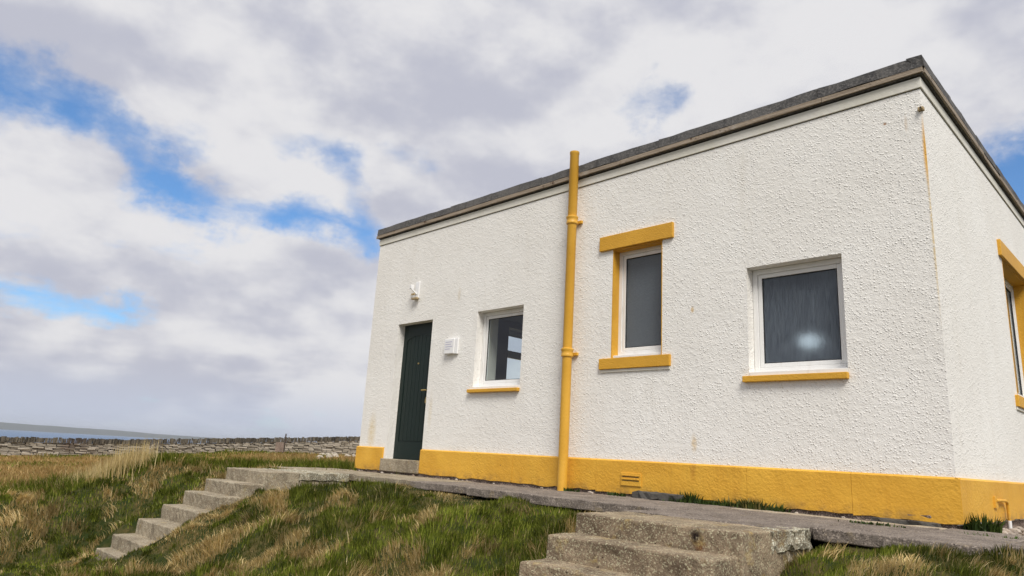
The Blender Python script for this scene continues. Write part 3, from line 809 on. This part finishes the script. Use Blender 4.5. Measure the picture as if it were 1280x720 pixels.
for k, (a, b, z0, z1, mt, nm) in enumerate(((-1.85, -1.10, -.10, -.005, 'aggr', 'kerb_block'), (-1.84, -1.1, -.26, -.104, 'conc_far', 'footing'))):
    me = rough_block(-8.18, -7.08 - k * .02, a, b, z0, z1, 90 + k, .008, .05); link(nm, me, M[mt], ff, .006)

# ------------------------------------------------------------------ loose stones
def stone_mesh(sx, sy, sz, seed, sub=2):
    bm = bmesh.new(); bmesh.ops.create_icosphere(bm, subdivisions=sub, radius=1)
    r = random.Random(seed); off = [r.uniform(0, 50) for _ in range(3)]
    for v in bm.verts:
        c = v.co.copy(); k = max(abs(c.x), abs(c.y), abs(c.z)); c = c.lerp(c / k, .55)
        k = 1 + r.uniform(-.13, .13); v.co = Vector((c.x * sx * k, c.y * sy * k, c.z * sz * k))
    me = bpy.data.meshes.new('stone'); bm.to_mesh(me); bm.free(); return me
me = rough_block(-2.98, -2.42, -.20, -.06, .0, .072, 33, .010, .06)
o = link('slate_block', me, M['slate'], None, .006); tag(o, 'long dark flat stone lying on the path against the yellow plinth', 'stone')
me = rough_block(-.62, -.12, -.10, -.034, -.02, .028, 34, .008, .05)
o = link('slate_edging', me, M['slate'], None, .004); tag(o, 'thin dark slate edging under the plinth near the house corner', 'stone')
gb = MB(); r = random.Random(12)
for i in range(170):
    s = r.uniform(.012, .042); px, py = r.uniform(.035, .34), r.uniform(.25, 3.6)
    me = stone_mesh(s, s * r.uniform(.7, 1.2), s * r.uniform(.4, .7), i, 1)
    o_ = len(gb.v); gb.v += [(px + v.co.x, py + v.co.y, -.055 + s * .4 + v.co.z) for v in me.vertices]; gb.f += [tuple(k + o_ for k in p.vertices) for p in me.polygons]
    bpy.data.meshes.remove(me)
for i in range(150):
    s = r.uniform(.007, .022); px, py = r.uniform(-8.5, -.7), -.045 - abs(r.gauss(0, .03))
    me = stone_mesh(s * 1.3, s, s * .7, i + 300, 1)
    o_ = len(gb.v); gb.v += [(px + v.co.x, py + v.co.y, s * .4 + v.co.z - (.03 if py > -.08 else 0)) for v in me.vertices]; gb.f += [tuple(k + o_ for k in p.vertices) for p in me.polygons]
    bpy.data.meshes.remove(me)
o = gb.build('gravel', M['pebble'], None); tag(o, 'small loose rubble along the foot of the walls', None, None, 'stuff')
bl = MB().box(.05, .5, .3, 7, -.2, -.062).build('wall_footing', M['screed'], None); tag(bl, 'rough earth strip beside the side wall', None, None, 'structure')

# ------------------------------------------------------------------ dry-stone wall across the field
dyke = thing('drystone_wall', (-41, 8, -.7), 'long weathered drystone wall with upright coping crossing the field', 'stone wall')
PTS = [(-44.5, -14, -1.35, -.42), (-43.6, -6, -1.15, -.25), (-42.83, 1.0, -1.06, -.14), (-41.6, 6.24, -.78, .05), (-39.43, 12.0, -.28, .50), (-36.1, 18.1, -.14, 1.02), (-31, 26, -.1, 1.3), (-24, 34, 0, 1.35)]
def along(s):      # metres along the wall -> point, direction, base z, top z
    acc = 0
    for (a, b) in zip(PTS[:-1], PTS[1:]):
        ln = math.hypot(b[0] - a[0], b[1] - a[1])
        if s <= acc + ln or b is PTS[-1]:
            t = (s - acc) / ln; return Vector((a[0] + (b[0] - a[0]) * t, a[1] + (b[1] - a[1]) * t, 0)), Vector(((b[0] - a[0]) / ln, (b[1] - a[1]) / ln, 0)), a[2] + (b[2] - a[2]) * t, a[3] + (b[3] - a[3]) * t
        acc += ln
TOT = sum(math.hypot(b[0] - a[0], b[1] - a[1]) for a, b in zip(PTS[:-1], PTS[1:]))
def oriented(mb, s, ln, d0, d1, z0, z1, r, j=.02):
    p, d, zb, zt = along(s); n = Vector((d.y, -d.x, 0))
    if n.x < 0: n = -n
    vs = []
    for z in (z0, z1):
        for q in (d0, d1):
            for e in (-ln / 2, ln / 2):
                v = p + d * e + n * q; vs.append((v.x + r.uniform(-j, j), v.y + r.uniform(-j, j), z + r.uniform(-j, j) * .6))
    mb.hexa(vs)
r = random.Random(21); wm = MB(); s = 0
core = MB()
while s < TOT - 1:
    _, _, zb, zt = along(s); oriented(core, s + .5, 1.05, -.35, .12, zb - .4, zt - .2, r, .0); s += 1.0
core.build('core', M['dark'], dyke)
NC = 9
for c in range(NC):
    s = r.uniform(0, .3)
    while s < TOT - .3:
        ln = r.uniform(.18, .60); _, _, zb, zt = along(s + ln / 2); hgt = (zt - .20 - zb + .12) / NC
        z0 = zb - .12 + c * hgt + r.uniform(-.015, .015)
        oriented(wm, s + ln / 2, ln - r.uniform(.01, .04), -.1, .22 + r.uniform(-.05, .05), z0 + .01, z0 + hgt - .004, r, .016); s += ln
o = wm.build('walling', M['dyke'], dyke); o['kind'] = 'stuff'
cm = MB(); s = 0
while s < TOT - .2:
    ln = r.uniform(.06, .14); _, _, zb, zt = along(s + ln / 2); h = r.uniform(.22, .29)
    oriented(cm, s + ln / 2, ln - .015, -.3, .27 + r.uniform(-.04, .04), zt - .2, zt - .2 + h, r, .02); s += ln
o = cm.build('coping', M['cope'], dyke); o['kind'] = 'stuff'
# tumbled boulders near the house end of the wall
bmesh_cache = [stone_mesh(.45, .4, .3, 60 + i) for i in range(4)]
for b in bmesh_cache: b.materials.append(M['boulder'])
r = random.Random(5)
for i in range(13):
    t = r.random(); d = r.uniform(36, 42); ang = math.atan2(.55, -.835) + r.uniform(.0, .055)
    px, py = 1.5 + math.cos(ang) * d, -6.6 + math.sin(ang) * d; s = r.uniform(.2, .45)
    o = bpy.data.objects.new('boulder', bmesh_cache[i % 4]); COL.objects.link(o)
    o.location = (px, py, float(height(px, py)) + .22 * s); o.scale = (s, s, s); o.rotation_euler = (r.uniform(-.3, .3), r.uniform(-.3, .3), r.uniform(0, 6))
    tag(o, 'pale boulder tumbled at the broken end of the drystone wall near the house', 'boulder', 'boulders tumbled by the drystone wall')
# post with a dark hurdle by the wall
pp = Vector((-.8862, .4633, 0)).normalized(); pb_ = Vector((1.5, -6.6, 0)) + pp * 42; gz = float(height(pb_.x, pb_.y))
ps = thing('field_post', (pb_.x, pb_.y, gz), 'thin dark post with a small dark board standing before the drystone wall', 'post')
MB().box(pb_.x - .03, pb_.x + .03, pb_.y - .03, pb_.y + .03, gz - .2, gz + 1.15).build('post', M['post'], ps, .01)
MB().box(pb_.x - .25, pb_.x - .2, pb_.y - .42, pb_.y + .06, gz + .12, gz + .66).build('board', M['found'], ps, .01)

# ------------------------------------------------------------------ grass
rng = np.random.default_rng(11)
RRn = np.array(RR); CAMn = np.array(CAM)
def in_view(x, y, z, mx=150):
    d = np.stack([x, y, z], -1) - CAMn; q = d @ RRn.T
    zz = np.maximum(q[:, 2], .05); u = 640 + 866.8 * q[:, 0] / zz; v = 360 - 866.8 * q[:, 1] / zz
    return (q[:, 2] > .2) & (u > -mx) & (u < 1280 + mx) & (v < 720 + 170) & (v > 300)
SLn = np.array(SL)
def blocked(x, y):
    b = (x > L - .05) & (x < .06) & (y > -.06) & (y < DEP)
    for a, c, d, e in SL: b |= (x > a + .0) & (x < c - .0) & (y > d + .01) & (y < max(e, 0))
    for (xa, xb), st in ((NS_X, NS), (FS_X, FS)): b |= (x > xa - .02) & (x < xb + .02) & (y > st[-1][0] - .02) & (y < -1)
    b |= (x > -.05) & (x < .36) & (y > 0) & (y < 5)
    b |= (np.hypot((x + 8.30) / .16, (y + 3.62) / .16) < 1)         # bare soil by the bottom step
    return b

GREEN = np.array([[.034, .050, .005], [.108, .136, .013], [.225, .245, .042]])
STRAW = np.array([[.38, .265, .095], [.56, .42, .18], [.74, .60, .33]])
TAN = np.array([[.29, .19, .07], [.43, .30, .12], [.55, .41, .19]])
def pick(pal, n):
    t = rng.random(n) * 2; i = np.minimum(t.astype(int), 1); f = (t - i)[:, None]
    return pal[i] * (1 - f) + pal[i + 1] * f

def blades(name, x, y, length, width, lean, ang, col, tipcol, z=None, segs=3):
    """one mesh of many tapering, bending blades"""
    n = len(x); z = height(x, y) - .01 if z is None else z
    lx, ly = np.cos(ang), np.sin(ang)
    face = ang + math.pi / 2 + rng.normal(0, .6, n)
    sx, sy = np.cos(face) * width / 2, np.sin(face) * width / 2
    V = np.zeros((n, 2 * segs + 1, 3), np.float32); C = np.ones((n, 2 * segs + 1, 4), np.float32)
    px, py, pz = x.copy(), y.copy(), z.copy(); step = length / segs
    for k in range(segs + 1):
        f = k / segs; th = lean * (.35 + 1.05 * f)
        w = 1 - f ** 1.6
        cc = col * (1 - f) + tipcol * f
        if k < segs:
            V[:, 2 * k, 0] = px - sx * w; V[:, 2 * k, 1] = py - sy * w; V[:, 2 * k, 2] = pz
            V[:, 2 * k + 1, 0] = px + sx * w; V[:, 2 * k + 1, 1] = py + sy * w; V[:, 2 * k + 1, 2] = pz
            C[:, 2 * k, :3] = cc; C[:, 2 * k + 1, :3] = cc
            px = px + lx * np.sin(th) * step; py = py + ly * np.sin(th) * step; pz = pz + np.cos(th) * step
        else:
            V[:, 2 * k, 0] = px; V[:, 2 * k, 1] = py; V[:, 2 * k, 2] = pz; C[:, 2 * k, :3] = cc
    nv = 2 * segs + 1; tr = []
    for k in range(segs - 1): tr += [(2 * k, 2 * k + 1, 2 * k + 3), (2 * k, 2 * k + 3, 2 * k + 2)]
    tr.append((2 * segs - 2, 2 * segs - 1, 2 * segs)); tr = np.array(tr)
    Fc = (np.arange(n)[:, None, None] * nv + tr[None]).reshape(-1)
    me = bpy.data.meshes.new(name); nf_ = len(Fc) // 3
    me.vertices.add(n * nv); me.vertices.foreach_set('co', V.reshape(-1))
    me.loops.add(nf_ * 3); me.loops.foreach_set('vertex_index', Fc.astype(np.int32))
    me.polygons.add(nf_); me.polygons.foreach_set('loop_start', np.arange(0, nf_ * 3, 3, dtype=np.int32))
    me.polygons.foreach_set('use_smooth', np.ones(nf_, bool))
    at = me.color_attributes.new('Col', 'FLOAT_COLOR', 'POINT'); at.data.foreach_set('color', C.reshape(-1))
    me.update(calc_edges=True); me.validate()
    return link(name, me, M['grass'])

def scatter(n, xr, yr, power_near=5.0):
    x = rng.uniform(*xr, n); y = rng.uniform(*yr, n)
    d = np.hypot(x - CAM.x, y - CAM.y)
    keep = rng.random(n) < np.clip((power_near / d) ** 1.6, 0, 1)
    x, y = x[keep], y[keep]; z = height(x, y)
    k = in_view(x, y, z) & ~blocked(x, y) & (np.hypot(x - CAM.x, y - CAM.y) > 1.3)
    return x[k], y[k]

def straw_amount(x, y):
    a = fbm(x * 2.9 + y * .6, y * 2.6, 77, 3); b = fbm(x * .45, y * .45, 13, 2)
    s = sst(.50, .60, a * .74 + b * .30 - .05 * sst(-7.6, -8.6, x) - .06 * sst(-1.0, -.3, x))
    s = np.maximum(s, .8 * sst(-10.5, -14, x + .4 * np.clip(y, 0, 6)))
    return s

def lean_field(x, y):
    e = .06
    gx_ = tussock(x + e, y) - tussock(x - e, y); gy_ = tussock(x, y + e) - tussock(x, y - e)
    hx = height(x + e, y, False) - height(x - e, y, False); hy = height(x, y + e, False) - height(x, y - e, False)
    wx = .55 - gx_ * 3.2 - hx * 2.5 + rng.normal(0, .33, len(x)); wy = -.35 - gy_ * 3.2 - hy * 2.5 + rng.normal(0, .33, len(x))
    return np.arctan2(wy, wx), np.hypot(wx, wy)

# bank and slope: green under-growth with straw laid over it
x, y = scatter(900000, (-13.5, 3.0), (-6.0, 1.5), 4.6)
st_ = straw_amount(x, y); tz = tussock(x, y)
is_s = rng.random(len(x)) < st_ * .86 + .03
ang, mag = lean_field(x, y)
edge = np.clip((-y - 1.0) / 1.0, 0.35, 1) * np.where((x > -.6), np.where((y > -2.5) & (x > -.1), .95, .62), 1.0)
edge = np.where((x < -8.2), 1.0, edge) * (1 - .45 * ((x > -8.3) & (x < -6.2) & (y < -1.2)))
ln = np.where(is_s, rng.uniform(.05, .13, len(x)), rng.uniform(.025, .085, len(x))) * (.6 + .9 * tz) * edge
lean = np.where(is_s, rng.uniform(.65, 1.35, len(x)), rng.uniform(.2, 1.0, len(x))) * np.clip(.6 + .35 * mag, .6, 1.2)
dist = np.hypot(x - CAM.x, y - CAM.y)
wd = np.clip(.00105 * dist, .004, .014) * rng.uniform(.7, 1.3, len(x))
gcol = pick(GREEN, len(x)) * (.45 + 1.25 * sst(.3, .7, fbm(x * 1.6, y * 1.6, 41, 3)))[:, None]; scol = pick(STRAW, len(x))
col = np.where(is_s[:, None], scol, gcol); tip = np.where(is_s[:, None], scol * 1.1, gcol * 1.15 + np.array([.02, .016, .004]))
o = blades('grass', x, y, ln, wd, lean, ang, col, tip)
tag(o, 'windswept green and straw coloured rough grass on the bank', None, None, 'stuff')
print('bank blades', len(x))

# tussocks: bundles of longer blades that fall over together
nc = 5200
cx = rng.uniform(-13.0, 2.6, nc); cy = rng.uniform(-6.0, .5, nc)
cd = np.hypot(cx - CAM.x, cy - CAM.y)
k = (rng.random(nc) < np.clip(5.5 / cd, 0, 1)) & ~blocked(cx, cy) & (cd > 1.6) & ((cy < -1.45) | (cx < -9)); k &= in_view(cx, cy, height(cx, cy), 100)
k &= rng.random(nc) < .35 + .9 * tussock(cx, cy)
cx, cy = cx[k], cy[k]; nc = len(cx)
cs = rng.random(nc) < straw_amount(cx, cy) * .72 + .10
ca, cm_ = lean_field(cx, cy)
per = rng.integers(30, 95, nc); ci = np.repeat(np.arange(nc), per); n = len(ci)
sz = rng.uniform(.6, 1.25, nc)[ci] * np.where(cx > -.6, .6, 1.0)[ci] * np.clip((-cy - .7) / 1.2, .45, 1)[ci] * np.where((cx > -8.4) & (cx < -6.4), .6, 1)[ci]
x = cx[ci] + rng.normal(0, .045, n) * sz; y = cy[ci] + rng.normal(0, .045, n) * sz
s_ = cs[ci] & (rng.random(n) < .88)
ang = ca[ci] + rng.normal(0, .38, n)
ln = np.where(s_, rng.uniform(.07, .20, n), rng.uniform(.05, .12, n)) * sz
lean = np.where(s_, rng.uniform(.6, 1.45, n), rng.uniform(.35, 1.15, n))
tone = rng.uniform(.6, 1.25, nc)[ci][:, None]
c = np.where(s_[:, None], pick(STRAW, n), pick(GREEN, n)) * tone
d = np.hypot(x - CAM.x, y - CAM.y); kk = ~blocked(x, y)
o = blades('grass_tussocks', x[kk], y[kk], ln[kk], (np.clip(.00105 * d, .004, .014) * rng.uniform(.7, 1.3, n))[kk], lean[kk], ang[kk], c[kk], c[kk] * 1.12)
tag(o, 'straw and green tussocks of longer grass fallen over on the bank', None, None, 'stuff')
print('tussock blades', n)

# brown field towards the stone wall
n = 420000
rad = 11 + 33 * rng.random(n) ** 1.25; th = rng.uniform(math.radians(140), math.radians(176), n)
x = 1.5 + np.cos(th) * rad; y = -6.6 + np.sin(th) * rad
z = height(x, y); k = in_view(x, y, z, 120) & ~blocked(x, y) & ((x < -10) | (y > -1)); x, y = x[k], y[k]
d = np.hypot(x - CAM.x, y - CAM.y); keep = rng.random(len(x)) < np.clip(14 / d, 0, 1) * .8; x, y = x[keep], y[keep]; d = d[keep]
gr = fbm(x * .22, y * .22, 90, 3)
green = rng.random(len(x)) < np.clip(sst(.56, .68, gr) * .55 + .05 + .75 * sst(-16, -11, x) * sst(14, 4, d - 8) + .45 * sst(2.2, .3, np.abs(d - 43)), 0, .95)
c = np.where(green[:, None], pick(GREEN, len(x)) * 1.25, pick(TAN, len(x)))
ln = rng.uniform(.09, .24, len(x)) * (.5 + fbm(x * .8, y * .8, 3, 2)); ang, mag = lean_field(x, y)
o = blades('field_grass', x, y, ln, np.clip(.0009 * d, .008, .04), rng.uniform(.5, 1.25, len(x)), ang, c, c * 1.12, segs=2)
tag(o, 'short tan and green grass of the field before the stone wall', None, None, 'stuff')
print('field blades', len(x))

# tall dry grass tuft left of the far steps
n = 1500
cl_ = rng.integers(0, 7, n); cxs = np.array([-10.2, -10.4, -10.6, -10.75, -10.1, -10.8, -10.5]); cys = np.array([-3.05, -2.85, -3.0, -3.2, -3.3, -3.4, -2.75])
x = cxs[cl_] + rng.normal(0, .14, n); y = cys[cl_] + rng.normal(0, .14, n); hh = np.array([.58, .62, .52, .40, .36, .3, .55])[cl_]
c = pick(np.array([[.42, .31, .13], [.56, .44, .21], [.68, .56, .31]]), n)
o = blades('dry_grass_tuft', x, y, hh * rng.uniform(.5, 1.0, n), np.full(n, .010), rng.uniform(.05, .5, n), rng.normal(-.5, .7, n), c, c * 1.08, segs=4)
tag(o, 'tall pale dry grass tuft on the bank left of the farther steps', 'grass tuft')

# weeds rooted between path and wall
def weed(x0, y0, sx, sy, h, n, label, pal=np.array([[.018, .034, .008], [.035, .06, .012], [.075, .11, .022]])):
    n = int(n * 1.6); sx *= 1.2
    x = x0 + rng.normal(0, sx, n); y = y0 - np.abs(rng.normal(0, sy, n)); a = np.arctan2(y - y0, x - x0 + 1e-4) + rng.normal(0, .7, n)
    c = pick(pal, n)
    o = blades('weed', x, y, 1.7 * h * rng.uniform(.35, .95, n), rng.uniform(.014, .028, n), rng.uniform(.2, 1.2, n), a, c, c * 1.3, z=np.full(n, .0 if x0 < .1 else -.05), segs=2)
    tag(o, label, 'weed', 'weeds along the foot of the house')
weed(-2.36, -.07, .045, .03, .085, 90, 'bushy dark weed just right of the dark flat stone')
weed(-2.15, -.08, .055, .03, .04, 70, 'low dark green weed second from the flat stone')
weed(-1.97, -.08, .05, .03, .05, 70, 'low dark weed third from the flat stone along the plinth')
weed(-1.70, -.08, .085, .03, .075, 130, 'widest spiky grassy weed against the plinth between flat stone and corner', np.array([[.03, .05, .01], [.08, .09, .02], [.2, .16, .06]]))
weed(-1.42, -.09, .04, .03, .045, 45, 'small weed at the right end of the widest grassy weed')
weed(.10, .25, .045, .10, .12, 170, 'rounded green weed at the house corner below the side plinth')
weed(-2.46, -.16, .05, .03, .04, 50, 'tiny weed at the right end of the dark flat stone')
weed(-3.93, -.10, .05, .03, .035, 40, 'tiny weed on the path right of the soil pipe foot')
weed(-3.22, -.13, .05, .03, .04, 45, 'tiny weed under the air vent left of the flat stone')
weed(-.45, -.62, .10, .02, .02, 40, 'thin line of grass in the path joint near the corner')
weed(.34, -.55, .10, .06, .05, 120, 'low green clump at the path end beyond the corner', np.array([[.04, .08, .01], [.07, .13, .02], [.11, .17, .04]]))

# ------------------------------------------------------------------ sea haze
hz, q = new_mat('haze')
pv = q.n('ShaderNodeVolumePrincipled', {'Color': (.80, .86, .96, 1), 'Density': .00013, 'Anisotropy': .1})
pv.inputs['Density Attribute'].default_value = ''
q.n('ShaderNodeOutputMaterial', {'Volume': pv.outputs[0]})
try: hz.cycles.homogeneous_volume = True
except Exception: pass
hb = MB().box(-13500, 13500, -13500, 13500, -16, 72).build('haze', hz)
tag(hb, 'thin sea haze over the water', None, None, 'stuff')
